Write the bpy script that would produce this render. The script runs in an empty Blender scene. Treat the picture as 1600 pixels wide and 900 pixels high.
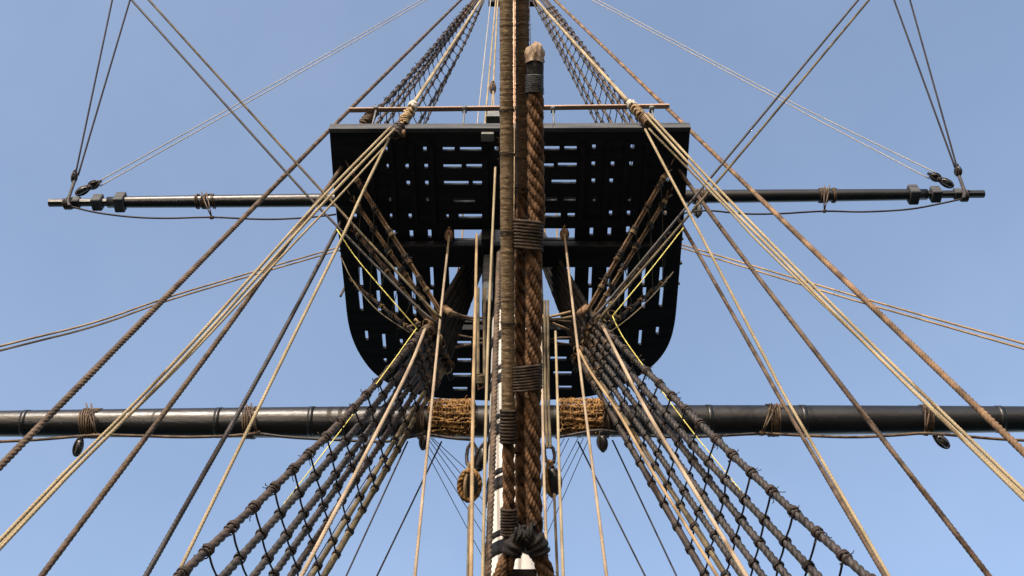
import bpy, math, random
import numpy as np
from mathutils import Vector, Matrix, Quaternion
random.seed(7); RNG = np.random.default_rng(7)
SC = bpy.context.scene
COL = SC.collection
# ------------------------------------------------------------------ camera, sky, sun, exposure
F = 1700.0; TH = math.radians(56.1)          # focal length in photo pixels, pitch of the view
FW = np.array([0, math.cos(TH), math.sin(TH)]); UP = np.array([0, -math.sin(TH), math.cos(TH)]); RT = np.array([1.0, 0, 0])
cd = bpy.data.cameras.new("camera"); cam = bpy.data.objects.new("camera", cd); COL.objects.link(cam)
cam.location = (0, 0, 0); cam.rotation_euler = (math.pi/2 + TH, 0, 0)
cd.sensor_width = 36; cd.lens = F/1600*36; cd.clip_start = 0.05; cd.clip_end = 20000
SC.camera = cam
SUN_EL = math.radians(27); SUN_ROT = math.radians(198)
w = bpy.data.worlds.new("World"); SC.world = w; w.use_nodes = True
nt = w.node_tree; bg = nt.nodes['Background']; sky = nt.nodes.new('ShaderNodeTexSky')
sky.sky_type = 'NISHITA'; sky.sun_disc = False; sky.sun_elevation = SUN_EL; sky.sun_rotation = SUN_ROT
sky.air_density = 1.0; sky.dust_density = 2.6; sky.ozone_density = 3.0; sky.altitude = 0
tint = nt.nodes.new('ShaderNodeMix'); tint.data_type = 'RGBA'; tint.blend_type = 'MULTIPLY'; tint.inputs[0].default_value = 1.0
wtc = nt.nodes.new('ShaderNodeTexCoord'); wn = nt.nodes.new('ShaderNodeTexNoise'); wn.inputs['Scale'].default_value = 2.4; wn.inputs['Detail'].default_value = 5; wn.inputs['Roughness'].default_value = .62
nt.links.new(wtc.outputs['Generated'], wn.inputs[0]); wr = nt.nodes.new('ShaderNodeValToRGB')   # faint thin high cloud
wr.color_ramp.elements[0].position = .35; wr.color_ramp.elements[1].position = .72
wr.color_ramp.elements[0].color = (1.0, .85, .72, 1); wr.color_ramp.elements[1].color = (1.18, .955, .785, 1)
nt.links.new(wn.outputs[0], wr.inputs[0]); nt.links.new(wr.outputs[0], tint.inputs[7])
nt.links.new(sky.outputs[0], tint.inputs[6]); nt.links.new(tint.outputs[2], bg.inputs[0]); bg.inputs[1].default_value = 0.15
sl = bpy.data.lights.new("sun", 'SUN'); sun = bpy.data.objects.new("sun", sl); COL.objects.link(sun)
sl.energy = 2.1; sl.angle = math.radians(0.5); sl.color = (1.0, 0.93, 0.82)
sdir = Vector((math.sin(SUN_ROT)*math.cos(SUN_EL), math.cos(SUN_ROT)*math.cos(SUN_EL), math.sin(SUN_EL)))
sun.rotation_euler = sdir.to_track_quat('Z', 'Y').to_euler()
SC.view_settings.view_transform = 'Standard'; SC.view_settings.look = 'None'
SC.view_settings.gamma = 1; SC.view_settings.use_curve_mapping = False
SC.view_settings.exposure = 1.62

# ------------------------------------------------------------------ materials
def newmat(name, col, rough=0.7, col2=None, scale=12.0, bump=0.0, bscale=60.0, kind='noise', stretch=None, spec=0.4, lo=0.35, hi=0.65, uv=False):
    m = bpy.data.materials.new(name); m.use_nodes = True
    n = m.node_tree.nodes; L = m.node_tree.links; b = n['Principled BSDF']
    b.inputs['Roughness'].default_value = rough; b.inputs['Specular IOR Level'].default_value = spec
    tc = n.new('ShaderNodeTexCoord'); mp = n.new('ShaderNodeMapping'); L.new(tc.outputs['UV' if uv else 'Object'], mp.inputs[0])
    if stretch: mp.inputs['Scale'].default_value = stretch
    no = n.new('ShaderNodeTexNoise'); no.inputs['Scale'].default_value = scale; no.inputs['Detail'].default_value = 5
    L.new(mp.outputs[0], no.inputs[0])
    r = n.new('ShaderNodeValToRGB'); r.color_ramp.elements[0].position = lo; r.color_ramp.elements[1].position = hi
    r.color_ramp.elements[0].color = (*col, 1); r.color_ramp.elements[1].color = (*(col2 or col), 1)
    L.new(no.outputs[0], r.inputs[0]); L.new(r.outputs[0], b.inputs['Base Color'])
    if bump:
        n2 = n.new('ShaderNodeTexNoise'); n2.inputs['Scale'].default_value = bscale; n2.inputs['Detail'].default_value = 4
        L.new(mp.outputs[0], n2.inputs[0])
        bp = n.new('ShaderNodeBump'); bp.inputs['Strength'].default_value = bump; bp.inputs['Distance'].default_value = 0.01
        L.new(n2.outputs[0], bp.inputs['Height']); L.new(bp.outputs[0], b.inputs['Normal'])
    return m
M = dict(
 tar   = newmat('tarred_rope', (.010,.007,.006), .65, (.036,.024,.018), 9, .25, 150, spec=.3),
 tar2  = newmat('tarred_grey_rope', (.008,.0068,.0065), .6, (.028,.0225,.0195), 7, .25, 150, spec=.3),
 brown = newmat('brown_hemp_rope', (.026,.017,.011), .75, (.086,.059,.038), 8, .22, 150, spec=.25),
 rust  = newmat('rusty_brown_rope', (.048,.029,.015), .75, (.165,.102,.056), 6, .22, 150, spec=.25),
 cream = newmat('cream_rope', (.135,.107,.062), .8, (.245,.200,.125), 2.2, .2, 150, spec=.2),
 tan   = newmat('tan_rope', (.12,.085,.047), .8, (.25,.18,.10), 3, .2, 150, spec=.2),
 beige = newmat('beige_rope', (.14,.108,.074), .8, (.25,.198,.140), 2.2, .2, 150, spec=.2),
 olive = newmat('olive_served_rope', (.028,.022,.012), .75, (.105,.082,.046), 5, .5, 120, spec=.25),
 thin  = newmat('dark_wire_line', (.012,.011,.013), .7, (.03,.026,.028), 3, spec=.2),
 thinl = newmat('pale_thin_line', (.19,.18,.165), .7, (.25,.235,.22), 1.0, spec=.2),
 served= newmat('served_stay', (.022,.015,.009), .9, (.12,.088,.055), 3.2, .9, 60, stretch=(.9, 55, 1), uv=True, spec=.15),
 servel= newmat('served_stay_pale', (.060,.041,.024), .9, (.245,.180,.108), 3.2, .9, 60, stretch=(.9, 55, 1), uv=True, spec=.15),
 cable = newmat('manila_cable', (.026,.014,.008), .85, (.135,.078,.042), 14, .6, 200, spec=.12),
 seize = newmat('seizing_cord', (.013,.009,.007), .85, (.052,.038,.028), 14, .6, 200, spec=.2),
 mat_  = newmat('woven_mat', (.05,.027,.010), .9, (.31,.175,.065), 16, .8, 200, spec=.2),
 black = newmat('black_paint', (.004,.0048,.006), .6, (.011,.012,.0145), 2.2, .4, 24, stretch=(.4,4,1), spec=.14),
 yard  = newmat('black_yard_paint', (.003,.0033,.004), .36, (.008,.0083,.009), 3, .35, 22, stretch=(.35,1,1), spec=.32),
 fascia= newmat('worn_black_fascia', (.012,.014,.017), .7, (.045,.049,.055), 3.0, .4, 30, stretch=(.5,1,6), spec=.3),
 grey  = newmat('grey_metal', (.055,.06,.058), .55, (.10,.105,.10), 8, .2, 60),
 white = newmat('white_mast_paint', (.26,.25,.225), .6, (.40,.39,.36), 2.2, .2, 20, stretch=(1,1,.3)),
 wood  = newmat('pale_mast_wood', (.36,.20,.12), .5, (.50,.31,.20), 3, .3, 30, stretch=(1,1,.15)),
 rail  = newmat('rail_wood', (.20,.125,.085), .6, (.36,.24,.17), 3, .3, 40, stretch=(.3,1,1)),
 block = newmat('dark_block_wood', (.007,.006,.006), .35, (.022,.017,.014), 10, .2, 60, spec=.4),
 blockb= newmat('brown_block_wood', (.045,.024,.013), .6, (.15,.08,.04), 10, .4, 60),
 canvas= newmat('canvas_cap', (.11,.062,.036), .9, (.33,.27,.205), 9, .9, 50, spec=.15),
 leather_and_shade=newmat('tarred_leather_and_shaded_rope', (.004,.004,.004), .75, (.016,.013,.012), 10, .9, 60, spec=.2),  # tarred leather parts; also the painted shade on the shrouds' upper lengths
 yellow= newmat('yellow_line', (.36,.31,.05), .6, (.50,.45,.12), 20),
 whitec= newmat('white_cord', (.34,.31,.26), .8, (.45,.43,.38), 20),
 deck  = newmat('deck_planks', (.07,.05,.033), .8, (.12,.085,.058), 4, .3, 30, stretch=(6,.4,1)),
 water = newmat('harbour_water', (.012,.03,.035), .2, (.02,.04,.045), .3, .6, 1.5),
)
# ------------------------------------------------------------------ geometry helpers
def P(px, py, X=None, Y=None, Z=None, D=None):
    """photo pixel -> world point on the given plane (camera at the origin)"""
    d = FW + (px-800)/F*RT + (450-py)/F*UP
    if D is not None: return d*D
    if Z is not None: return d*(Z/d[2])
    if Y is not None: return d*(Y/d[1])
    return d*(X/d[0])
def depth(p): return float(np.dot(p, FW))
def link(name, me, mat, parent=None):
    o = bpy.data.objects.new(name, me); COL.objects.link(o)
    if mat is not None and not me.materials: me.materials.append(M[mat])
    if parent is not None: o.parent = parent
    return o
def tag(o, label=None, cat=None, group=None, kind=None):
    if label: o['label'] = label
    if cat: o['category'] = cat
    if group: o['group'] = group
    if kind: o['kind'] = kind
    return o
def empty(name, loc, label, cat, group=None):
    o = bpy.data.objects.new(name, None); COL.objects.link(o); o.location = Vector(loc); o.empty_display_size = .1
    return tag(o, label, cat, group)
class MB:
    def __init__(s): s.v=[]; s.f=[]; s.uv=[]; s.n=0
    def add(s, v, f, uv=None):
        v = np.asarray(v, float); s.v.append(v); s.f += [tuple(int(i)+s.n for i in q) for q in f]
        s.uv.append(np.zeros((len(v),2)) if uv is None else np.asarray(uv)); s.n += len(v)
    def box(s, c, h, R=None):
        c=np.asarray(c,float); v=np.array([(x,y,z) for x in (-1,1) for y in (-1,1) for z in (-1,1)],float)*np.asarray(h,float)
        if R is not None: v=v@np.asarray(R).T
        s.add(v+c, [(0,1,3,2),(4,6,7,5),(0,4,5,1),(2,3,7,6),(0,2,6,4),(1,5,7,3)])
    def build(s, name, mat, parent=None, smooth=True, origin=None):
        V=np.vstack(s.v)
        if origin is None: origin = V.mean(0) if parent is None else None
        if parent is not None and origin is None:
            origin=np.array(parent.location)      # child coords are local to the thing's base
            V=V-origin
            me=mkmesh(name,V,s.f,np.vstack(s.uv),smooth); o=link(name,me,mat,parent); return o
        V=V-origin; me=mkmesh(name,V,s.f,np.vstack(s.uv),smooth)
        o=link(name,me,mat,parent); o.location=Vector(origin); return o
def mkmesh(name, V, faces, uv, smooth):
    me=bpy.data.meshes.new(name); me.from_pydata(V.tolist(),[],faces); 
    ul=me.uv_layers.new(name='UVMap'); li=np.empty(len(me.loops),int); me.loops.foreach_get('vertex_index',li)
    ul.data.foreach_set('uv',uv[li].astype(np.float32).ravel())
    me.polygons.foreach_set('use_smooth',[bool(smooth)]*len(me.polygons)); me.update(); return me
def resample(pts, step):
    pts=np.asarray(pts,float)
    if len(pts)==2: dense=pts
    else:
        q=np.vstack([2*pts[0]-pts[1],pts,2*pts[-1]-pts[-2]]); out=[]
        for i in range(1,len(q)-2):
            t=np.linspace(0,1,17)[:-1,None]; a,b,c,d=q[i-1],q[i],q[i+1],q[i+2]
            out.append(.5*((2*b)+(-a+c)*t+(2*a-5*b+4*c-d)*t*t+(-a+3*b-3*c+d)*t**3))
        dense=np.vstack(out+[q[-2][None]])
    L=np.r_[0,np.cumsum(np.linalg.norm(np.diff(dense,axis=0),axis=1))]
    n=max(2,int(math.ceil(L[-1]/step))+1); s=np.linspace(0,L[-1],n)
    return np.stack([np.interp(s,L,dense[:,k]) for k in range(3)],1), s
def chaikin(p,n=3):
    p=np.asarray(p,float)
    for _ in range(n):
        q=[p[0]]
        for a,b in zip(p[:-1],p[1:]): q+= [a*.75+b*.25,a*.25+b*.75]
        p=np.array(q+[p[-1]])
    return p
def frames(C):
    T=np.gradient(C,axis=0); T/=np.linalg.norm(T,axis=1)[:,None]+1e-12
    N=np.zeros_like(T); a=np.array([0,0,1.0]) if abs(T[0][2])<.9 else np.array([1.0,0,0])
    n=np.cross(T[0],a); n/=np.linalg.norm(n)
    for i in range(len(C)):
        n=n-np.dot(n,T[i])*T[i]; n/=np.linalg.norm(n)+1e-12; N[i]=n
    return T,N,np.cross(T,N)
def sweep(mb, pts, r, sides=8, step=None, lay=0, pitch=3.2, rough=0.0, caps=True, depthk=None, ribs=0, hand=1):
    """tube along pts; lay=n gives n twisted strands; r scalar or function of fraction"""
    rr=r if callable(r) else (lambda t:r+0*t); r0=float(np.max(rr(np.linspace(0,1,9))))
    if depthk is None: depthk=.40 if r0>.03 else .24
    if lay: st=2*r0*pitch/lay/((7.0 if r0>.03 else 5.0) if not ribs else 9.0); sides=max(sides,(lay*4 if r0<.03 else 18) if not ribs else 48)
    else: st=step or (max(r0*6,.15) if len(pts)>2 else 1e9)
    if step and not lay: st=step
    if lay and step: st=min(st,step)
    C,s=resample(pts,st); T,N,B=frames(C); n=len(C)
    ph=np.linspace(0,2*np.pi,sides,endpoint=False)[None,:]; R=np.broadcast_to(rr(s/max(s[-1],1e-9))[:,None],(n,sides)).copy()
    if lay:
        q_=np.interp(s,np.arange(0,s[-1]+1.3,.6),RNG.normal(0,.25,len(np.arange(0,s[-1]+1.3,.6)))); g_=np.interp(s,np.arange(0,s[-1]+.9,.4),RNG.normal(0,.03,len(np.arange(0,s[-1]+.9,.4))))
        psi=hand*ph-2*np.pi*(s[:,None]/(2*r0*pitch))+q_[:,None]; R=R*(1+g_[:,None])*((1-depthk)+depthk*np.abs(np.cos(lay/2*psi))**.55)
    if ribs:
        p2=2*r0*pitch; R=R*(1-.13+.13*np.abs(np.cos(ribs/2*(ph+hand*2*np.pi*s[:,None]/(p2*.75))))**.6)
    if rough: R=R*(1+rough*RNG.normal(size=(n,1))+.4*rough*RNG.normal(size=(n,sides)))
    V=C[:,None,:]+R[:,:,None]*(np.cos(ph)[:,:,None]*N[:,None,:]+np.sin(ph)[:,:,None]*B[:,None,:])
    idx=np.arange(n*sides).reshape(n,sides); a=idx[:-1]; b=np.roll(idx,-1,1)[:-1]; c=np.roll(idx,-1,1)[1:]; d=idx[1:]
    f=np.stack([a,b,c,d],-1).reshape(-1,4).tolist()
    if caps: f.append(idx[0][::-1].tolist()); f.append(idx[-1].tolist())
    uv=np.stack([np.broadcast_to(np.abs(ph/np.pi-1),(n,sides)),np.broadcast_to(s[:,None],(n,sides))],-1).reshape(-1,2)
    mb.add(V.reshape(-1,3),f,uv)
def coil(mb, c, axis, R, r, turns=3, gap=2.0, sides=6, wob=0.0, ref=None, lean=0.0):
    """cord wound round an axis"""
    ax=np.asarray(axis,float); ax/=np.linalg.norm(ax); a=np.array([0,0,1.0]) if abs(ax[2])<.9 else np.array([1.0,0,0])
    e1=np.cross(ax,a); e1/=np.linalg.norm(e1); e2=np.cross(ax,e1)
    n=int(14*turns)+1; t=np.linspace(0,turns,n); an=2*np.pi*t
    off=(t-turns/2)*gap*r + lean*np.sin(an)*R
    Rr=R+r*.8+wob*RNG.normal(size=n)
    pts=np.asarray(c)+ax*off[:,None]+Rr[:,None]*(np.cos(an)[:,None]*e1+np.sin(an)[:,None]*e2)
    sweep(mb,pts,r,sides=sides,step=max(2*np.pi*R/12,.004))
def ropepts(px, cA, cB):
    """px: list of photo pixels; cA,cB: plane constraints of first and last point; depth in between as along a straight rope"""
    px=[tuple(map(float,p)) for p in px]; A=P(*px[0],**cA); B=P(*px[-1],**cB)
    L=np.r_[0,np.cumsum([math.dist(px[i],px[i+1]) for i in range(len(px)-1)])]; L/=L[-1]
    out=[]
    for p,t in zip(px,L): out.append(P(*p,D=1/((1-t)/depth(A)+t/depth(B))))
    return np.array(out)
def extend(pts, a=0, b=0, zb=None):
    pts=list(pts)
    if a: d=pts[0]-pts[1]; pts.insert(0,pts[0]+d/np.linalg.norm(d)*a)
    if zb is not None:
        d=pts[-1]-pts[-2]
        if d[2]<0 and pts[-1][2]>zb: pts.append(pts[-1]+d*((zb-pts[-1][2])/d[2]))
    elif b: d=pts[-1]-pts[-2]; pts.append(pts[-1]+d/np.linalg.norm(d)*b)
    return np.array(pts)
def rope(name, label, cat, px, cA, cB, wd, mat, lay=0, at='b', group=None, a=0, b=0, zb=None, sides=8, pitch=3.2, rough=0):
    p3=ropepts(px,cA,cB); D=depth(p3[0] if at=='a' else p3[-1]); r=wd/2*D/F
    p3=extend(p3,a,b,zb); mb=MB(); sweep(mb,p3,r,sides=sides,lay=lay,pitch=pitch,rough=rough)
    o=mb.build(name,mat); tag(o,label,cat,group); o['r']=r; del o['r']; return o,p3,r
ORD="first second third fourth fifth sixth seventh eighth ninth tenth eleventh twelfth thirteenth fourteenth fifteenth sixteenth seventeenth eighteenth nineteenth twentieth twenty-first twenty-second twenty-third twenty-fourth twenty-fifth twenty-sixth twenty-seventh twenty-eighth twenty-ninth thirtieth thirty-first thirty-second thirty-third thirty-fourth thirty-fifth".split()
SIDE={-1:'left',1:'right'}
ZB=-1.2
# ------------------------------------------------------------------ setting below the view
mb=MB(); mb.box((0,0,-6.0),(4000,4000,.05)); tag(mb.build('water','water',smooth=False),kind='structure')
mb=MB(); mb.box((0,4,-1.85),(4.7,22,.15)); tag(mb.build('ship_deck','deck',smooth=False),kind='structure')
for s in (-1,1):
    mb=MB(); mb.box((s*4.85,4,-2.6),(.14,22,1.8)); tag(mb.build('hull_side','black',smooth=False),kind='structure')

# ------------------------------------------------------------------ fighting top (platform)
ZP=13.0; TP=.055
outline_px=[(515,207),(1078,205),(1073,280),(1068,350),(1062,420),(1058,470),(1055,503),(1048,533),(1034,558),(1012,579),(985,596),(950,613),(905,623),(800,627),(700,624),(650,617),(612,603),(583,583),(564,558),(551,532),(543,503),(538,450),(531,385),(522,300)]
_c=np.array([P(x,y,Z=ZP) for x,y in outline_px]); out=[_c[0][:2]]+[q[:2] for q in chaikin(_c[1:])]
H=[] # (x0,x1,y0,y1) in photo px
def sq(xs,y,wd=5,h=4): 
    for x in xs: H.append((x-wd/2,x+wd/2,y-h/2,y+h/2))
H+=[(692,710,230,233),(719,752,230,233),(773,779,229,233),(849,874,228.5,232),(882,901,228.5,231.5)]; sq((605,664),231.5); sq((928,988),228)
H+=[(693,721,257,260),(729,753,256.5,259.5),(850,865,255.5,258.5),(872,901,254.5,257.5)]; sq((607,636,666),258.3,5,4); sq((927,957,986),254.5,5,4)
H+=[(694,732,283,286),(739,753,283,286),(862,900,281,284)]; sq((638,667),284.7,5,4); sq((927,955),281,5,4); sq((1043,),279,5,4)
H+=[(709,742,310,313),(854,870,308,311),(881,899,308,311)]; sq((610,668,928,983),310,4,3)
H+=[(717,753,334.5,338),(698,701,335,338),(849,876,333,336.5),(887,898,333,336)]; sq((555,612,641),336,4.5,4); sq((954,982,1039),331.3,4.5,4)
for x,y0,y1 in ((615,360,366),(643,360,368),(671.5,359,368),(924,356,365),(952,356,365),(981,354,362)): H.append((x-2.5,x+2.5,y0,y1))
H+=[(710,755,359,372),(846,898,357,371)]
H+=[(703,762,413,500),(838,897,411,498),(765,836,359,470)]
for x,a,b,c,d in ((564,418,445,455,482),(592,410,445,454,485),(619,411,446,455,487),(647,409,447,455,490),(675,415,445,453,486),
                  (922,412,443,450,476),(950,406,441,448,480),(978,402,442,449,478),(1006,399,442,449,478),(1033,413,438,449,476)):
    H.append((x-2.3,x+2.3,a,b)); H.append((x-2.3,x+2.3,c,d))
H+=[(1033,1037,394,402),(571,575,517,528),(598,602.5,522,541),(625,629,526,535),(652,656,530,536),(600,604,560,563),(1025,1029,511,519),(998,1002,516,536),(943,946,530,534)]
H+=[(715,736,533,536),(869,889,531,536),(715,736,560,562.5),(708,736,583,585.5),(708,730,605,607),(860,885,557.5,560),(865,893,580.5,583),(873,893,603,605)]
cu=bpy.data.curves.new('planking','CURVE'); cu.dimensions='2D'; cu.fill_mode='BOTH'; cu.extrude=TP/2
def spl(pts):
    s=cu.splines.new('POLY'); s.points.add(len(pts)-1)
    for q,p in zip(s.points,pts): q.co=(p[0],p[1],0,1)
    s.use_cyclic_u=True
spl(out)
for x0,x1,y0,y1 in H:
    yn=P(800,y0,Z=ZP)[1]; yf=P(800,y1,Z=ZP)[1]; ym=(yn+yf)/2; 
    yf+=TP*ym/ZP; D=depth(np.array([0,ym,ZP])); a=(x0-800)/F*D; b=(x1-800)/F*D
    if a>0: b+=TP*a/ZP
    else: a+=TP*a/ZP
    spl([(a,yn),(b,yn),(b,yf),(a,yf)])
tmp=bpy.data.objects.new('tmp',cu); COL.objects.link(tmp)
dg=bpy.context.evaluated_depsgraph_get(); me=bpy.data.meshes.new_from_object(tmp.evaluated_get(dg)); bpy.data.objects.remove(tmp)
me.name='planking'
top=empty('platform',(0,8.2,ZP),'large black slatted mast platform with rounded far edge, seen from underneath','platform')
pl=link('planking',me,'black',top); me.materials.clear(); me.materials.append(M['black']); pl.location=(0,-8.2,TP/2)
def Y_at(py,z): return P(800,py,Z=z)[1]
def tbox(name,mat,x0,x1,y0,y1,z0,z1,bev=0.0,label=None):
    mb=MB(); mb.box(((x0+x1)/2,(y0+y1)/2,(z0+z1)/2),((x1-x0)/2,(y1-y0)/2,(z1-z0)/2)); o=mb.build(name,mat,top,smooth=False)
    if bev: m=o.modifiers.new('b','BEVEL'); m.width=bev; m.segments=2
    if label: o['label']=label
    return o
pa,pb=P(514.5,207,Z=ZP),P(1078.5,205,Z=ZP); YA=pa[1]
mb=MB(); dv=pb-pa; L=np.linalg.norm(dv); e=dv/L; R=np.array([e,[-e[1],e[0],0],[0,0,1]]).T
mb.box((pa+pb)/2+np.array([0,-.035,.05]),(L/2,.032,.075),R); o=mb.build('fascia_board','fascia',top,smooth=False); o['label']='worn grey-black board along the near straight edge'
m=o.modifiers.new('b','BEVEL'); m.width=.008; m.segments=2
# rim plank round sides and front, standing on the deck of the platform
mb=MB(); rim=[P(x,y,Z=ZP) for x,y in outline_px[1:]]+[P(*outline_px[0],Z=ZP)]
C,_=resample(chaikin(np.array(rim)[1:-1]),.12); C=C*np.array([.985,1,1])+np.array([0,-.02,.1]); sweep(mb,C,.05,sides=4,step=.12); mb.build('rim_moulding','black',top)
# beams underneath: transverse crosstrees, fore-and-aft trestletrees, plank battens
tbox('crosstree','black',-2.15,2.15,Y_at(375,ZP),Y_at(409,ZP),ZP-.16,ZP-.004,.02)
tbox('crosstree','black',-1.7,1.7,Y_at(506,ZP),Y_at(522,ZP),ZP-.14,ZP-.004,.02)
for s in (-1,1):
    x0,x1=sorted((s*.30,s*.42)); tbox('trestletree','black',x0,x1,Y_at(355,ZP),Y_at(600,ZP),ZP-.30,ZP-.008,.02)
for pxs in (590,620.5,651,680,760,838,905,942,970,1000):
    D=depth(np.array([0,8,ZP])); x=(pxs-800)/F*D
    tbox('batten','black',x-.035,x+.035,Y_at(222,ZP),Y_at(350,ZP),ZP-.05,ZP-.003)
o=tbox('guard_plate','grey',P(752,215,Z=ZP-.06)[0],P(772,215,Z=ZP-.06)[0],Y_at(217,ZP)-.12,Y_at(217,ZP)+.0,ZP-.09,ZP-.01,.01)
# guard rail
Yr=YA+.03; ra=P(545,172,Y=Yr); rb=P(1046,166,Y=Yr)
mb=MB(); dv=rb-ra; L=np.linalg.norm(dv); e=dv/L; R=np.array([e,[0,1,0],np.cross(e,[0,1,0])]).T
mb.box((ra+rb)/2,(L/2,.035,.017),R); o=mb.build('guard_rail','rail',top,smooth=False); m=o.modifiers.new('b','BEVEL'); m.width=.012; m.segments=3
for x in (588,726,864,1018):
    q=P(x,170,Y=Yr); mb=MB(); sweep(mb,[np.array([q[0],Yr,ZP+.2]),q-np.array([0,0,.03])],.013,sides=8)
    mb.box(q-np.array([0,0,.02]),(.03,.045,.026)); mb.build('stanchion','grey',top)
bx=empty('deck_lantern',P(771,195,Y=Yr+.25),'small dark grey box behind the middle of the platform rail','box')
mb=MB(); q=P(771,184,Y=Yr+.25); mb.box(q,(.085,.08,.12)); mb.build('casing','grey',bx,smooth=False)
mb=MB(); mb.box(q+np.array([0,0,.135]),(.1,.095,.014)); mb.box(q-np.array([0,0,.135]),(.1,.095,.014)); mb.build('lid','grey',bx,smooth=False)

# ------------------------------------------------------------------ masts
MX=P(801,450,Y=8.2)[0]; YM=8.2
lm=empty('lower_mast',(MX,YM,-1.7),'thick white painted lower mast with paired black bands behind the central stays','mast')
mb=MB(); sweep(mb,[np.array([MX,YM,-1.7]),np.array([MX,YM,11.4])],lambda t:.285-.02*t,sides=40,step=.5); mb.build('mast_body','white',lm)
mb=MB(); sweep(mb,[np.array([MX,YM,11.402]),np.array([MX,YM,16.6])],.272,sides=32,step=.5); mb.build('masthead','black',lm)
for s in (-1,1):
    mb=MB(); mb.box((MX+s*.33,YM,12.2),(.07,.22,.62)); o=mb.build('cheek','fascia',lm,smooth=False); m=o.modifiers.new('b','BEVEL'); m.width=.02
for py,h in ((865,.085),(843,.035),(763,.085),(745,.035),(678,.085),(658,.035),(598,.085),(581,.035),(530,.085)):
    z=P(772,py,Y=YM-.15)[2]; r=.285-.02*(z+1.7)/13.1; mb=MB(); sweep(mb,[np.array([MX,YM,z-h]),np.array([MX,YM,z+h])],r+.012,sides=40,step=1); mb.build('hoop','black',lm)
YT=8.75; TX=P(802,165,Y=YT)[0]
tm=empty('topmast',(TX,YT,12.4),'pale varnished topmast rising above the platform between the two wrapped stays','mast')
mb=MB(); sweep(mb,[np.array([TX,YT,12.4]),np.array([TX,YT,28.5])],lambda t:.185-.035*t,sides=24,step=1); mb.build('mast_body','wood',tm)
zc=P(765,5,Y=YT)[2]
mb=MB()
for dy in (-.6,.0): mb.box((TX,YT+dy,zc),(.58,.06,.07))
mb.build('crosstree','black',tm,smooth=False)
for s in (-1,1): mb=MB(); mb.box((TX+s*.22,YT,zc-.13),(.05,.62,.06)); mb.build('trestletree','black',tm,smooth=False)

# ------------------------------------------------------------------ yards
def yard(name,label,cat,A,B,prof,mat,sides=32):
    o=empty(name,(A+B)/2,label,cat); mb=MB(); sweep(mb,[A,B],prof,sides=sides,step=.25); mb.build('spar',mat,o); return o
YL=9.1; ya=P(0,662,Y=YL); yb=P(1600,655,Y=YL); dv=(yb-ya); LA=ya-dv*.22; LB=yb+dv*.22; LC=(LA+LB)/2
def lprof(t): u=np.abs(np.asarray(t)-.5)*2; return .205-.075*u**1.7
ly=yard('lower_yard','long thick glossy black lower yard crossing the whole picture behind the shrouds','yard',LA,LB,lprof,'yard',40)
def on_yard(px,A,B,prof):
    lo,hi=0,1
    for _ in range(40):
        m=(lo+hi)/2; q=A+(B-A)*m; x=800+F*q[0]/depth(q)
        if x<px: lo=m
        else: hi=m
    return A+(B-A)*m, float(prof(m))
LD=(LB-LA)/np.linalg.norm(LB-LA)
for px in (42,343,488,1107,1253,1560,690,905):
    c,r=on_yard(px,LA,LB,lprof); mb=MB(); sweep(mb,[c-LD*.035,c+LD*.035],r+.006,sides=40,step=1); mb.build('hoop','yard',ly)
for px,n,ln in ((137,4,.12),(150,3,-.10),(388,3,.1),(398,2,-.12),(1203,3,.12),(1213,3,-.10),(1443,3,.1),(1452,2,-.1),(657,3,.06),(943,4,.08)):
    c,r=on_yard(px,LA,LB,lprof); mb=MB(); coil(mb,c,LD,r,.012,turns=n,gap=2.4,wob=.001,lean=ln); mb.build('lashing','brown',ly)
# topsail yard
YU=9.2; UA=P(77,317,Y=YU); UB=P(1537,303,Y=YU); UD=(UB-UA)/np.linalg.norm(UB-UA)
def uprof(t):
    u=np.abs(np.asarray(t)-.5)*2; return np.where(u>.895,.066+.0*u,.122-.03*u**3)
uy=empty('topsail_yard',(UA+UB)/2,'slimmer black upper yard ending in stepped square tips, behind the platform','yard')
mb=MB(); N=160; ts=np.linspace(.052,.948,2); sweep(mb,[UA+(UB-UA)*.062,UA+(UB-UA)*.938],lambda t:.118-.022*(np.abs(np.asarray(t)-.5)*2)**3,sides=28,step=.25); mb.build('spar','yard',uy)
for a,b in ((0,.07),(.93,1)):
    mb=MB(); sweep(mb,[UA+(UB-UA)*a,UA+(UB-UA)*b],.07,sides=8,step=5); mb.build('yardarm','yard',uy,smooth=False)
RU=np.array([UD,np.cross([0,0,1],UD),[0,0,1]]).T
for px,s in ((118,.082),(153,.112),(188.5,.135),(1426.5,.135),(1461.5,.112),(1497.5,.082)):
    c,_=on_yard(px,UA,UB,uprof); mb=MB(); mb.box(c,(.085,s,s),RU); o=mb.build('cleat','fascia',uy,smooth=False); m=o.modifiers.new('b','BEVEL'); m.width=.014
for px,n,ln in ((309,2,.1),(322,3,-.25),(333,2,.4),(1283,3,.1),(1291,3,-.2),(1302,2,.1),(1090,6,.12),(1098,5,-.1)):
    c,_=on_yard(px,UA,UB,uprof); mb=MB(); coil(mb,c,UD,.118,.011,turns=n,gap=2.6,wob=.001,lean=ln); mb.build('lashing','brown',uy)

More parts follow.
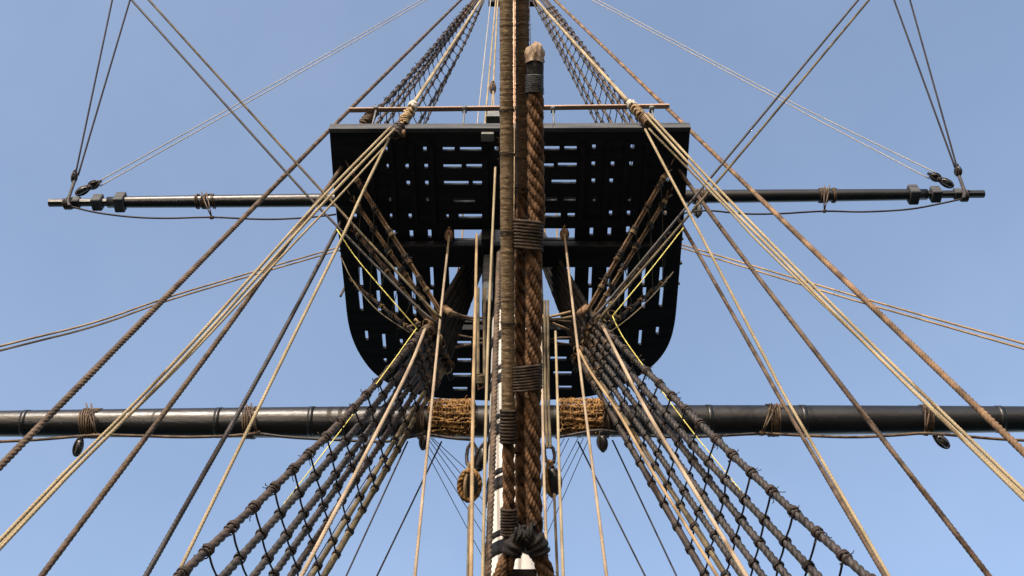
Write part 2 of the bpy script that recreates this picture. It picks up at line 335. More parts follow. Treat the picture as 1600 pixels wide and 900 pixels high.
# foot ropes with stirrups
def footrope(label,px,Yd,wd,stir,mat,group):
    cc=dict(Y=Yd-.05); p3=ropepts(px,cc,cc); r=wd/2*depth(p3[0])/F
    o=empty('foot_rope',p3[0],label,'foot rope',group); mb=MB(); sweep(mb,p3,r,sides=8); mb.build('rope','tar2' if mat is None else mat,o)
    for (x,y,x2,y2) in stir:
        mb=MB(); q=P(x,y,Y=Yd-.05)
        for k in (-1,1): sweep(mb,np.array([P(x2+k*4,y2,Y=Yd-.12)-np.array([0,.1,0]),P((x+x2)/2+k*2,(y+y2)/2,Y=Yd-.2),q]),.011,sides=6)
        coil(mb,q,[1,.1,0],r,.009,turns=3,gap=2); mb.build('stirrup','brown',o)
footrope('slack foot rope hanging under the outer left part of the lower yard',[(-40,692),(0,690),(60,687),(150,680),(215,681),(290,683),(360,681),(402,677)],YL,4.6,[(150,680,141,640),],'brown','foot ropes under the yards')
footrope('foot rope under the lower yard from its second left lashing to the left mat',[(402,677),(450,683),(520,687),(600,690),(640,683),(662,678),(700,684),(735,687)],YL,4.6,[(402,677,390,640),(662,678,657,640)],'tar2','foot ropes under the yards')
footrope('foot rope under the lower yard from the right mat to the nearer right lashing',[(868,684),(900,678),(937,672),(975,677),(1050,683),(1120,681),(1190,677)],YL,4.6,[(937,672,943,640)],'tar2','foot ropes under the yards')
footrope('slack foot rope hanging under the outer right part of the lower yard',[(1190,677),(1245,680),(1330,683),(1400,680),(1447,677),(1500,681),(1560,686),(1640,690)],YL,4.6,[(1190,677,1208,640),(1447,677,1448,640)],'brown','foot ropes under the yards')
footrope('long drooping foot rope under the left arm of the upper yard',[(108,322),(150,332),(205,339),(260,341),(330,339.5),(390,342),(430,342.5),(480,340),(525,335)],YU,3.0,[(331,340,320,308)],'thin','foot ropes under the yards')
footrope('long drooping foot rope under the right arm of the upper yard',[(1062,334),(1105,329),(1160,334),(1215,334),(1288,330),(1350,331),(1420,327),(1470,318),(1507,310)],YU,3.0,[(1288,330,1291,298)],'thin','foot ropes under the yards')

# woven mats wrapped on the yard
def wovenmat(label,x0,x1,seed):
    (c0,r0),(c1,r1)=on_yard(x0,LA,LB,lprof),on_yard(x1,LA,LB,lprof); mb=MB(); Rr=r0+.03
    rg=np.random.default_rng(seed); L=np.linalg.norm(c1-c0); ex=(c1-c0)/L; ey=np.array([0,-math.cos(.9),-math.sin(.9)]); ey-=ex*np.dot(ex,ey); ey/=np.linalg.norm(ey); ez=np.cross(ex,ey); 
    if ez[2]<0: ez=-ez
    rows=6
    for k in range(rows):
        th=math.radians(-26+k*21)+rg.uniform(-.04,.04); s=rg.uniform(-.02,.02); 
        while s<L+rg.uniform(-.02,.02):
            w_=rg.uniform(.030,.042); h_=.075/Rr*.5
            for e in (-1,1):
                u=np.linspace(0,1,6); ss=s+w_*u*1.5; aa=th+e*h_*(np.sin(u*np.pi)*1.0-.1)+rg.normal(0,.02)+.04*math.sin(s*9+k); rad=Rr+.008+.038*np.sin(u*np.pi)+e*.004+rg.normal(0,.003)
                pts=c0+ex*ss[:,None]+rad[:,None]*(np.cos(aa)[:,None]*ey+np.sin(aa)[:,None]*ez); sweep(mb,pts,.0125+rg.normal(0,.001),sides=7,step=.012,rough=.08)
            s+=w_
    for k in range(110):
        s=rg.uniform(0,L); a=rg.uniform(-.5,1.5); q=c0+ex*s+(Rr+.03)*(math.cos(a)*ey+math.sin(a)*ez); d=rg.normal(0,.03,3)+ .03*ey
        sweep(mb,np.array([q,q+d*.6,q+d+np.array([0,0,-.02])]),.0045,sides=4)
    o=mb.build('woven_mat','mat_'); tag(o,label,'mat','woven rope mats on the lower yard')
wovenmat('golden brown woven rope mat wrapped on the lower yard left of the mast',672,738,3)
wovenmat('golden brown woven rope mat wrapped on the lower yard right of the mast',873,934,5)

# ------------------------------------------------------------------ shrouds and ratlines
def foot_solve(A,pxB,XF,zf=ZB):
    lo,hi=4.0,depth(A)*1.5
    s=1 if XF>0 else -1
    for _ in range(60):
        D=(lo+hi)/2; B=P(*pxB,D=D); t=(zf-A[2])/(B[2]-A[2]) if B[2]<A[2]-1e-6 else 1e9; X=(A+(B-A)*t)[0]*s
        if X<XF*s: lo,hi=(lo,hi); lo=D
        else: hi=D
    return D
def interp_z(pts,z):
    for a,b in zip(pts[:-1],pts[1:]):
        if (a[2]-z)*(b[2]-z)<=0 and a[2]!=b[2]:
            t=(z-a[2])/(b[2]-a[2]); return a+(b-a)*t,(b-a)/np.linalg.norm(b-a)
    return None,None
# hitch meshes (unit radius shroud, axis Z)
def unit_hitch(end):
    mb=MB(); coil(mb,(0,0,0),(0,0,1),1,.19,turns=3,gap=2.1,sides=6,wob=.03)
    if end:
        coil(mb,(0,0,-1.6),(0,0,1),1,.13,turns=2,gap=2.3,sides=5,wob=.05,lean=.25)
        for k in range(4):
            a=random.uniform(0,6.28); q=np.array([1.3*math.cos(a),1.3*math.sin(a),-1.6]); sweep(mb,np.array([q,q+np.array([.5*math.cos(a),.5*math.sin(a),-.5]),q+np.array([1.0*math.cos(a+.4),1.0*math.sin(a),-.4])]),.12,sides=4)
    V=np.vstack(mb.v); me=mkmesh('hitch',V,mb.f,np.vstack(mb.uv),True); me.materials.append(M['tar2' if not end else 'tar']); return me
HM=unit_hitch(False); HEs=[unit_hitch(True) for _ in range(3)]
def hitch(parent,q,d,r,me):
    o=bpy.data.objects.new('hitch',me); COL.objects.link(o); o.parent=parent
    o.location=Vector(q)-parent.location; o.rotation_mode='QUATERNION'
    o.rotation_quaternion=Vector(d if d[2]>0 else -d).to_track_quat('Z','Y') @ Quaternion((0,0,1),random.uniform(0,6.28)); g=1.3 if r<.032 else 1.04; o.scale=(r*g,r*g,r*g*random.uniform(.9,1.15)); return o
def ratlines(shrouds, zs, labelf, group, rr, rh=None, sag=.02, matn='thin'):
    ln=[]
    for k,z in enumerate(zs):
        pp=[];dd=[];rs=[]
        for (pts,r) in shrouds:
            q,d=interp_z(pts,z+random.uniform(-.012,.012))
            if q is not None: pp.append(q+np.array([0,-r*1.05,0])); dd.append((q,d,r))
        if len(pp)<2: continue
        c=[]
        for i,(a,b) in enumerate(zip(pp[:-1],pp[1:])):
            c.append(a); m=(a+b)/2; m=m-np.array([0,0,sag*random.uniform(.4,1.5)]); c.append(m)
        c.append(pp[-1]); mb=MB(); sweep(mb,np.array(c),rr,sides=6,step=.06)
        o=mb.build('ratline',matn); tag(o,labelf(k),'ratline',group); ln.append(o)
        for i,(q,d,r) in enumerate(dd): hitch(o,q,d,r,random.choice(HEs) if i==0 else HM)
    return ln
ZC=11.6
low={-1:[((668,512),[(545,646),(418,772)],(298,884),15.5,'tar','outermost'),((674,522),[(548,680)],(374,873),14.5,'tar2','second'),((680,532),[(546,713)],(406,888),13.5,'tar2','third'),
        ((685,543),[],(438,884),12.5,'tar2','fourth'),((690,553),[],(468,880),11.5,'tar','fifth'),((694,563),[],(500,878),9,'olive','sixth'),((697,572),[],(506,900),11,'olive','innermost')],
      1:[((930,500),[(1102,670),(1230,790)],(1340,888),15.5,'tar2','outermost'),((926,510),[(1068,679)],(1272,894),14.5,'tar2','second'),((921,520),[],(1212,879),13.5,'tar2','third'),
        ((917,530),[],(1180,884),12.5,'tar2','fourth'),((913,541),[],(1149,884),12,'tar2','fifth'),((909,551),[],(1118,874),9,'olive','sixth'),((906,562),[],(1100,896),11.5,'tar','innermost')]}
CATH={-1:[],1:[]}
for s in (-1,1):
    S=[]
    for i,(a,mid,b,wd,mat,nm) in enumerate(low[s]):
        A=P(*a,Z=ZC); D=foot_solve(A,b,s*4.3); px=[a]+mid+[b]
        p3=ropepts(px,dict(Z=ZC),dict(D=D)); r=wd/2*depth(p3[-1])/F
        p3=extend(p3,zb=ZB)
        hd=np.array([MX+s*(.10+.015*i),YM-.15+.06*i,14.5]); full=np.vstack([hd,hd+(p3[0]-hd)*.5,p3]) 
        desc={'tar':'dark brown tarred','tar2':'charcoal tarred','olive':'olive brown wrapped'}[mat]
        mb=MB(); 
        if mat=='olive' or (mat=='tar' and i==6): sweep(mb,p3,r,sides=12,step=.05,rough=.03)
        else: sweep(mb,p3,r,sides=12,lay=3,pitch=3.3)
        o=mb.build('shroud',mat); tag(o,f'{desc} lower shroud on the {SIDE[s]}, {"the "+nm if "most" in nm else nm+" in from the outermost"}','shroud',f'lower shrouds on the {SIDE[s]}')
        mb=MB(); sweep(mb,full[[0,2]],r*1.0,sides=10,step=.04,rough=.04); mb.v=[v-np.array(o.location) for v in mb.v]
        me=mkmesh('upper_length',np.vstack(mb.v),mb.f,np.vstack(mb.uv),True); link('upper_length',me,'leather_and_shade',o)  # near-black colour stands in for the platform's shade on these rope lengths
        # seizing near the top
        for k,dist in enumerate((.12,.33,.62)):
            d=(p3[1]-p3[0])/np.linalg.norm(p3[1]-p3[0]); q=p3[0]+d*(dist+.05*i*(1-k*.4)); mb=MB(); coil(mb,(0,0,0),d,r,.010,turns=4,gap=2,wob=.003); 
            me=mkmesh('seizing',np.vstack(mb.v),mb.f,np.vstack(mb.uv),True); ob=link('seizing',me,('brown','seize','tar')[(k+i)%3],o); ob.location=Vector(q)-o.location
        S.append((resample(p3,.2)[0],r)); CATH[s].append(p3[0])
    zs=[11.22-.362*k for k in range(19)]
    print('S1 z', [round(float(q[2]),2) for q in S[0][0][:3]], 'foot', S[0][0][-1], S[6][0][-1])
    ratlines(S,zs,lambda k:f'thin dark ratline across the {SIDE[s]} lower shrouds, {ORD[k]} below the knotted cluster under the platform',f'ratlines on the {SIDE[s]} lower shrouds',.0100)
# topmast shrouds
tops={-1:[((741,-2),(636,123),(522,240),5.2,'tar','outermost'),((745,-2),(659,108),(524,270),4,'brown','second'),((748,-1),(670,102),(527,299),4.2,'tar','third'),((751,0),(689,108),(530,360),4.2,'tar','fourth'),((753,4),(710,98),(532,392),4,'tar','fifth'),((754,6),(719,81),(532,463),3.4,'tar','innermost')],
       1:[((853,-2),(936,105),(1075,288),4.6,'tar','outermost'),((849,-2),(912,84),(1072,306),4,'brown','second'),((845,-1),(906,84),(1069,326),4,'tar','third'),((840,0),(889,82),(1066,374),4,'brown','fourth'),((837,2),(880,82),(1064,412),4,'tar','fifth'),((834,5),(875,82),(1061,444),3.2,'tar','innermost')]}
YH=8.6
for s in (-1,1):
    S=[]
    for i,(a,m,b,wd,mat,nm) in enumerate(tops[s]):
        A=P(*a,Y=YH); Bp=P(*b,Z=ZP+.12)
        t=math.dist(a,m)/math.dist(a,b); Dm=1/((1-t)/depth(A)+t/depth(Bp)); Mp=P(*m,D=Dm); r=wd/2*19.0/F
        p3=np.array([A+(A-Mp)*.06,Mp,Bp]); mb=MB(); sweep(mb,p3,r,sides=9,lay=3,pitch=3)
        o=mb.build('topmast_shroud',mat); tag(o,f'{"brown" if mat=="brown" else "dark"} topmast shroud above the platform on the {SIDE[s]}, {"the "+nm if "most" in nm else nm+" in from the outermost"}','shroud',f'topmast shrouds on the {SIDE[s]}')
        S.append((resample(p3,.2)[0],r))
    ratlines(S,[14.0+.40*k for k in range(26)],lambda k:f'thin ratline on the {SIDE[s]} topmast shrouds above the platform, {ORD[k]} from the bottom',f'ratlines on the {SIDE[s]} topmast shrouds',.008,sag=.03)
# futtock shrouds under the platform
fut={-1:[((540,253),(690,490),6.5,'rust','outer edge nearest the rail'),((541,296),(683,500),6,'rust','second from the rail'),((541,345),(675,509),6,'brown','third from the rail'),((545,436),(655,526),5.5,'brown','farthest from the rail')],
      1:[((1054,248),(918,486),6.5,'rust','outer edge nearest the rail'),((1055,288),(926,496),6,'rust','second from the rail'),((1054,348),(934,503),6,'brown','third from the rail'),((1050,430),(946,513),5.5,'brown','farthest from the rail')]}
for s in (-1,1):
    S=[]
    for i,(a,b,wd,mat,nm) in enumerate(fut[s]):
        p3=ropepts([a,b],dict(Z=ZP-.03),dict(Z=ZC)); r=wd/2*14.5/F
        e0=empty('futtock_shroud',p3[0],f'rusty brown doubled rope under the {SIDE[s]} half of the platform, {nm}','shroud',f'futtock shrouds on the {SIDE[s]}')
        d=(p3[1]-p3[0])/np.linalg.norm(p3[1]-p3[0]); sd=np.cross(d,[0,0,1]); sd/=np.linalg.norm(sd)
        for k in (-1,1):
            mb=MB(); sweep(mb,[p3[0]+d*.25+sd*k*r*.6,p3[1]+sd*k*r*.6],r*.62,sides=9,lay=3,pitch=3); mb.build('rope',mat,e0)
        L=np.linalg.norm(p3[1]-p3[0])
        for k in range(5):
            mb=MB(); coil(mb,p3[0]+d*(.3+(L-.5)*k/4.4),d,r*1.15,.007,turns=3,gap=2); mb.build('seizing','rust' if k%2 else 'tan',e0)
        mb=MB(); t=np.linspace(0,2*np.pi,15); q=p3[0]+d*.17; pts=q+.07*np.cos(t)[:,None]*d+.045*np.sin(t)[:,None]*sd; sweep(mb,pts,.015,sides=6); sweep(mb,[p3[0]+np.array([0,0,.03]),p3[0]+d*.1],.012,sides=6); mb.build('eye_hook','blockb',e0)
        S.append((resample(p3,.1)[0],r*1.2))
    ratlines(S,[12.75-.21*k for k in range(5)],lambda k:f'thin ratline tied across the {SIDE[s]} brown ropes under the platform, {ORD[k]} from their upper ends',f'ratlines under the {SIDE[s]} half of the platform',.006,matn='olive')
    # futtock stave
    q0=P(*{-1:(652,506),1:(950,494)}[s],Z=ZC+.05); q1=P(*{-1:(706,592),1:(898,580)}[s],Z=ZC+.05)
    st=empty('futtock_stave',q0,f'dark rope-wrapped bar lashed across the tops of the {SIDE[s]} lower shrouds','bar','bars lashed across the lower shrouds')
    mb=MB(); sweep(mb,[q0,q1],.035,sides=10,step=.03,rough=.05); mb.build('bar','leather_and_shade',st)
    rgs=np.random.default_rng(20+s)
    for i,c in enumerate(CATH[s]):
        for k in range(3):
            mb=MB(); ax=rgs.normal(0,.35,3)+np.array([s*.5,-.2,-.8]); coil(mb,c+rgs.normal(0,.035,3),ax,.045+.012*rgs.uniform(),.011,turns=4,gap=2.0,wob=.004,lean=rgs.uniform(-.3,.3)); mb.build('lashing',('tan','brown','rust','tar')[(i+k)%4],st)
    for k in range(9):
        q=q0+(q1-q0)*rgs.uniform(-.05,.8)+rgs.normal(0,.05,3); t=np.linspace(0,5,12)+rgs.uniform(0,3); Rr=rgs.uniform(.05,.09)
        e1=rgs.normal(size=3); e1/=np.linalg.norm(e1); e2=np.cross(e1,rgs.normal(size=3)); e2/=np.linalg.norm(e2)
        mb=MB(); sweep(mb,q+Rr*(np.cos(t)[:,None]*e1+np.sin(t)[:,None]*e2),.013,sides=7,lay=3); mb.build('loose_end',('brown','rust','tan')[k%3],st)
    # pale lashed block just inboard of the knot
    bq=P(*{-1:(700,487),1:(911,487)}[s],Z=ZC+.1); mb=MB(); sweep(mb,[bq-np.array([.05*s,0,.06]),bq+np.array([.05*s,0,.09])],.05,sides=12,step=.02,rough=.05)
    o=mb.build('toggle','rust'); tag(o,f'stubby rusty brown wooden peg sticking out beside the {SIDE[s]} knotted cluster','peg','pegs beside the knotted clusters')

# catharpins: ropes across between the two shroud clusters
def thinrope(name,label,cat,px,cA,cB,wd,mat,**k): return rope(name,label,cat,px,cA,cB,wd,mat,**k)
zc_=dict(Z=ZC-.05)
for i,(px,lb) in enumerate(((((706,487),(732,496),(781,497)),'upper brown tie rope running from the left cluster to the mast'),(((706,492),(735,500),(784,506)),'lower strand of the upper tie rope from the left cluster to the mast'),
    (((716,524),(744,529),(776,532)),'middle tie rope left of the mast below the cluster'),(((712,543),(738,538),(776,534)),'lowest tie rope left of the mast, slanting up'),
    (((846,497),(868,493),(892,487)),'topmost tie rope from mast to the right cluster'),(((848,498),(870,499),(894,495)),'second tie rope from mast to the right cluster'),(((848,500),(868,502),(892,503)),'third tie rope from mast to the right cluster'),
    (((850,502),(868,507),(890,516)),'downward slanting tie rope at the right cluster'),(((858,531),(875,528),(892,528)),'upper short tie rope right of the mast'),(((858,533),(878,537),(892,539)),'lower short tie rope right of the mast'))):
    rope('tie_rope',lb,'rope',px,zc_,zc_,4.2,'tan' if i in (4,5,7) else 'brown',group='tie ropes between shrouds and mast')
kn=P(850,498,Z=ZC-.1); mb=MB()
for k in range(3): coil(mb,kn+RNG.normal(0,.012,3),RNG.normal(size=3),.04,.013,turns=3,gap=2)
tag(mb.build('knot','tan'),'pale tan knot gathering the tie ropes right of the heavy stay','knot')

# ------------------------------------------------------------------ long standing and running ropes
G='long ropes running down to the sides'
def R_(name,label,px,cA,cB,wd,mat,**k):
    k.setdefault('group',None); return rope(name,label,'rope',px,cA,cB,wd,mat,**k)
# left
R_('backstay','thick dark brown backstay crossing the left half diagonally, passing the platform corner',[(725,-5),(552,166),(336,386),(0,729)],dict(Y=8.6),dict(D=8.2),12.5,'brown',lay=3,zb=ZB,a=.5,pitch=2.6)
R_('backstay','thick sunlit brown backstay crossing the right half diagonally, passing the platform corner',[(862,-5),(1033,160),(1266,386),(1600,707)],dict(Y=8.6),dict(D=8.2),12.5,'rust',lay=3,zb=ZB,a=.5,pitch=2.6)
R_('tackle_fall','upper of two paired cream ropes from the left rail knot to the left edge',[(610,199),(495,318),(278,560),(100,740),(0,844)],dict(D=14.0),dict(D=8.9),6.6,'cream',lay=3,zb=ZB)
R_('tackle_fall','lower of two paired cream ropes from the left rail knot to the left edge',[(617,201),(503,320),(287,560),(110,740),(0,857)],dict(D=14.0),dict(D=8.8),6.6,'cream',lay=3,zb=ZB)
R_('tackle_fall','single cream rope starting just under the left block and joining the cream pair',[(604,226),(523,314),(452,388),(285,567),(106,742),(0,852)],dict(D=14.1),dict(D=9.1),5,'cream',lay=3,zb=ZB)
R_('vang','dark brown twisted rope from the left platform side, just inside the cream pair',[(545,245),(519,283),(445,386),(320,560),(65,900)],dict(Z=ZP+.25),dict(D=9.6),10.5,'brown',lay=3,zb=ZB,pitch=2.8)
R_('vang','near-black twisted rope from the left platform side, between brown and cream ropes',[(540,335),(527,358),(420,560),(228,900)],dict(Z=ZP+.2),dict(D=9.6),9.5,'tar2',lay=3,zb=ZB,pitch=2.8)
R_('tackle_fall','cream rope crossing the left platform corner and passing nearest the left shrouds',[(608,216),(567,300),(530,381),(442,560),(276,900)],dict(D=13.9),dict(D=9.2),6.6,'cream',lay=3,zb=ZB)
for k,(y0,y1,y2,y3) in enumerate(((386,456,503,541),(391,461,509,548))):
    R_('brace','%s of two thin tan ropes sloping gently from the platform to the left edge'%('upper','lower')[k],[(540,y0-4),(530,y0),(290,y1),(150,y2),(0,y3)],dict(Y=9.3),dict(D=12),3.6,'tan',b=4,group='thin tan braces')
for k,(p,q) in enumerate(((((202,-4),(448,270),(497,323),(640,468),(684,506)),'lower'),(((229,-4),(466,258),(513,309),(560,360),(662,470),(690,498)),'upper'))):
    R_('lift_rope',f'{q} of two dark parallel ropes from the top left edge to the left cluster',p,dict(D=15),dict(D=12.7),4.2,'olive' if k else 'tar2',a=3,group='dark paired ropes from the top corners')
for k,(a,b) in enumerate((((176,-3),(118,272)),((204,-3),(122,274)))):
    R_('lift_rope','%s of two thin dark ropes rising from the left tip of the upper yard'%('left','right')[k],[a,b],dict(D=21),dict(Y=YU),3.0,'thin',a=3,group='thin dark lifts at the yard tips')
for k,(a,b,c) in enumerate((((663,-3),(500,90.5),(153,284)),((671,-3),(500,96),(156,291)))):
    R_('clew_line','%s of two very thin pale ropes sloping to the block at the left yard tip'%('upper','lower')[k],[a,b,c],dict(D=26),dict(Y=YU-.1),1.9,'thinl',a=3,group='very thin pale ropes to the yard tips')
# right
R_('tackle_fall','upper of two paired cream ropes from the right block to the right edge',[(1013,177),(1116,288),(1211,386),(1385,560),(1600,767)],dict(D=14.0),dict(D=8.9),6.6,'cream',lay=3,zb=ZB)
R_('tackle_fall','lower of two paired cream ropes from the right block to the right edge',[(1007,179),(1110,292),(1204,388),(1377,562),(1600,780)],dict(D=14.0),dict(D=8.8),6.6,'cream',lay=3,zb=ZB)
R_('tackle_fall','single cream rope starting under the right block and joining the cream pair',[(1014,201),(1101,290),(1145,335),(1193,386),(1378,563),(1600,774)],dict(D=14.1),dict(D=9.1),5,'cream',lay=3,zb=ZB)
R_('vang','brown twisted rope leaving the right platform side, second in from the cream pair',[(1050,250),(1074,284),(1149,386),(1282,560),(1545,900)],dict(Z=ZP+.25),dict(D=9.6),10,'brown',lay=3,zb=ZB,pitch=2.8)
R_('vang','dark rope from the right platform side running under the cream rope to the bottom',[(1050,330),(1068,356),(1184,560),(1228,638),(1384,902)],dict(Z=ZP+.2),dict(D=9.7),8.5,'brown',lay=3,zb=ZB,pitch=2.8)
R_('tackle_fall','cream rope crossing the right platform corner and joining the brown rope at the yard',[(1008,202),(1040,263),(1072,323),(1105,386),(1196,560),(1234,632),(1389,900)],dict(D=13.9),dict(D=9.4),6,'cream',lay=3,zb=ZB)
for k,(a,b,c,d) in enumerate((((1064,382),(1300,452),(1450,495),(1600,537)),((1064,387),(1300,459),(1450,502),(1600,545)))):
    R_('brace','%s of two thin tan ropes sloping gently from the platform to the right edge'%('upper','lower')[k],[(1052,a[1]-3),a,b,c,d],dict(Y=9.3),dict(D=12),3.6,'tan',b=4,group='thin tan braces')
for k,(p,q) in enumerate(((((1344,-4),(1150,230),(1040,363),(944,478),(925,498)),'upper'),(((1361,-4),(1166,230),(1040,379),(954,478),(938,498)),'lower'))):
    R_('lift_rope',f'{q} of two dark parallel ropes from the top right edge to the right cluster',p,dict(D=15),dict(D=12.7),4.2,'olive' if k else 'tar2',a=3,group='dark paired ropes from the top corners')
for k,(a,b) in enumerate((((1396,-3),(1493,264)),((1421,-3),(1496,264)))):
    R_('lift_rope','%s of two thin dark ropes rising from the right tip of the upper yard'%('left','right')[k],[a,b],dict(D=21),dict(Y=YU),3.0,'thin',a=3,group='thin dark lifts at the yard tips')
for k,(a,b,c) in enumerate((((928,-3),(1100,87),(1216,148),(1466,272)),((920,-3),(1100,94),(1216,155),(1452,279)))) if False else enumerate((((928,-3),(1216,149),(1466,272)),((919,-3),(1216,155),(1452,279)))):
    R_('clew_line','%s of two very thin pale ropes sloping to the block at the right yard tip'%('upper','lower')[k],[a,b,c],dict(D=26),dict(Y=YU-.1),1.9,'thinl',a=3,group='very thin pale ropes to the yard tips')
# cream topmast tackle pendants
for s,px in ((-1,[(754,-4),(700,80),(646,162)]),(1,[(834,-4),(905,75),(981,158)])):
    R_('pendant',f'smooth cream rope coming down over the {SIDE[s]} topmast shrouds to a white knot',px,dict(Y=8.2),dict(D=14.9),6.2,'cream',a=.5,group='cream pendants above the platform')
# yellow lines
R_('signal_line','thin bright yellow cord bending at the left cluster',[(526,358),(562,410),(651,513)],dict(D=13.6),dict(D=12.9),1.7,'yellow',at='a',b=.01)
R_('signal_line','thin yellow cord continuing down from the left cluster over the left shrouds',[(651,513),(594,592),(482,738),(355,902)],dict(D=12.9),dict(D=10.8),1.7,'yellow',at='a')
R_('signal_line','thin bright yellow cord bending at the right cluster',[(1068,356),(1010,430),(957,494)],dict(D=13.6),dict(D=12.9),1.7,'yellow',at='a')
R_('signal_line','thin yellow cord continuing down from the right cluster over the right shrouds',[(957,494),(973,526),(1015,585),(1080,672),(1142,748),(1268,902)],dict(D=12.9),dict(D=10.9),1.7,'yellow',at='a')
# pale near ropes
R_('halyard','smooth beige rope hanging in front of the left lower shrouds',[(664,515),(637,580),(566,720),(470,902)],dict(D=12.8),dict(D=8.3),8,'beige',lay=3,zb=ZB)
R_('halyard','smooth beige rope hanging in front of the right lower shrouds',[(942,510),(1004,630),(1068,738),(1166,900)],dict(D=12.8),dict(D=8.3),8,'beige',lay=3,zb=ZB)
R_('halyard','pale rope hanging from the orange block left of the mast',[(702,368),(691,468),(676,618),(648,902)],dict(Z=ZP-.25),dict(D=9.4),5.8,'beige',lay=3,zb=ZB)
R_('halyard','pale rope hanging from the orange block right of the mast',[(882,366),(895,478),(913,628),(948,902)],dict(Z=ZP-.25),dict(D=9.4),5.8,'beige',lay=3,zb=ZB)
R_('halyard','straight cream rope just left of the mast, the nearest to it',[(774,262),(765,468),(760,620),(754,902)],dict(D=13.4),dict(D=9.2),5.5,'cream',lay=3,zb=ZB)
R_('halyard','orange tan rope second left of the mast, down past the stropped block',[(745,366),(743,468),(739,640),(736,902)],dict(D=14),dict(D=9.2),7,'tan',lay=3,zb=ZB)
R_('halyard','thin grey rope close behind the tan rope left of the mast',[(733,790),(731,902)],dict(D=10.6),dict(D=9.9),4.5,'olive',zb=ZB)
R_('halyard','pale beige rope hugging the right side of the heavy cable',[(845,508),(847,600),(850,736),(855,902)],dict(D=12.6),dict(D=9),5.5,'beige',lay=3,zb=ZB)
R_('halyard','cream rope right of the mast passing the mat and the black block',[(868,518),(871,620),(874,740),(880,902)],dict(D=12.6),dict(D=9.3),5.5,'cream',lay=3,zb=ZB)
R_('halyard','grey rope coming out of the bottom of the right mast block',[(866,772),(871,902)],dict(D=10.4),dict(D=9.5),4.6,'olive',zb=ZB)
for k,x in enumerate((851,856)):
    R_('tackle_part','%s of two dull tan rope parts right of the cable beside the mat'%('left','right')[k],[(x,470),(x+1,610),(x+4,700)],dict(D=13),dict(D=11.4),5,'olive',lay=3)
for k,x in enumerate((747,757)):
    R_('tackle_part','%s of two dull tan rope parts left of the mast above the round ring'%('left','right')[k],[(x,450),(x,530),(x,598)],dict(D=13.4),dict(D=12.2),5.5,'olive',lay=3)
R_('tackle_fall','tan rope in front of the right shrouds from the cluster inner side',[(905,548),(922,580),(966,645),(1019,736),(1122,902)],dict(D=12.4),dict(D=8.8),6,'tan',lay=3,zb=ZB)
R_('mast_rope','thick dark brown twisted rope running down the left edge of the white mast',[(780,395),(776,500),(772,640),(769,740),(762,902)],dict(D=13.6),dict(D=9.8),12,'brown',lay=3,zb=ZB,pitch=2.6)
# thin dark stays far behind
for k,(a,b,lb) in enumerate((((637,690),(540,902),'outer dark thin rope left of the mast below the yard'),((690,690),(588,902),'inner dark thin rope left of the mast below the yard'),((903,690),(1009,902),'inner dark thin rope right of the mast below the yard'),((957,688),(1058,902),'outer dark thin rope right of the mast below the yard'))):
    R_('bunt_line',lb,[a,b],dict(Y=YL+.25),dict(Y=9.6),3.0,'thin',b=6)
for s in (-1,1):
    for k in range(5):
        x=[674,684,694,704,717][k] if s<0 else [905,894,885,872,862][k]
        tgt=(752,(846,828,800,775,750)[k]) if s<0 else (848,(832,812,792,770,745)[k])
        dxy=(tgt[0]-x)/(tgt[1]-(720 if k else 700))
        a=(x-dxy*35,685); b=(x+dxy*(tgt[1]-720)*1.0+ (4 if s<0 else -4),tgt[1]+8)
        R_('crowfoot_line',f'hair-thin line in the fan {SIDE[s]} of the mast, {ORD[k]} from outside',[a,b],dict(Y=10.2),dict(Y=13),1.3,'thin',at='a',b=2,group=f'fan of hair-thin lines {SIDE[s]} of the mast')
R_('bunt_line','hair-thin dark cord running between the left innermost shrouds',[(586,728),(566,758),(500,866),(478,902)],dict(D=11.4),dict(D=10.2),2,'thin',b=3)
R_('bunt_line','hair-thin dark cord running between the right innermost shrouds',[(1000,690),(1040,752),(1090,822),(1140,902)],dict(D=11.4),dict(D=10.2),2,'thin',b=3)
R_('slack_line','slack dark cord drooping under the left side of the platform to the cluster',[(532,400),(552,440),(590,485),(640,520)],dict(D=14.2),dict(D=13.2),1.8,'olive')
R_('slack_line','slack dark cord drooping under the right side of the platform to the cluster',[(1052,425),(1020,462),(985,495),(950,521)],dict(D=14.2),dict(D=13.2),1.8,'olive')
for px,mt,lb in (([(718,405),(709,470),(704,500)],'tan','pale line seen through the left lower opening'),([(724,405),(716,470),(712,500)],'thin','dark line seen through the left lower opening'),([(874,405),(883,470),(888,500)],'thin','dark line seen through the right lower opening, outer'),([(869,405),(878,460),(882,500)],'thin','dark line seen through the right lower opening, inner'),([(723,345),(722,385)],'tan','short tan rope crossing the left upper opening'),([(851,345),(852,385)],'tan','tan rope crossing the right upper opening beside the cable'),([(870,345),(871,385)],'tan','tan rope crossing the middle of the right upper opening')):
    R_('hanging_line',lb,px,dict(Z=ZP+.9),dict(Z=ZP+.5),2.6,mt,a=.3)
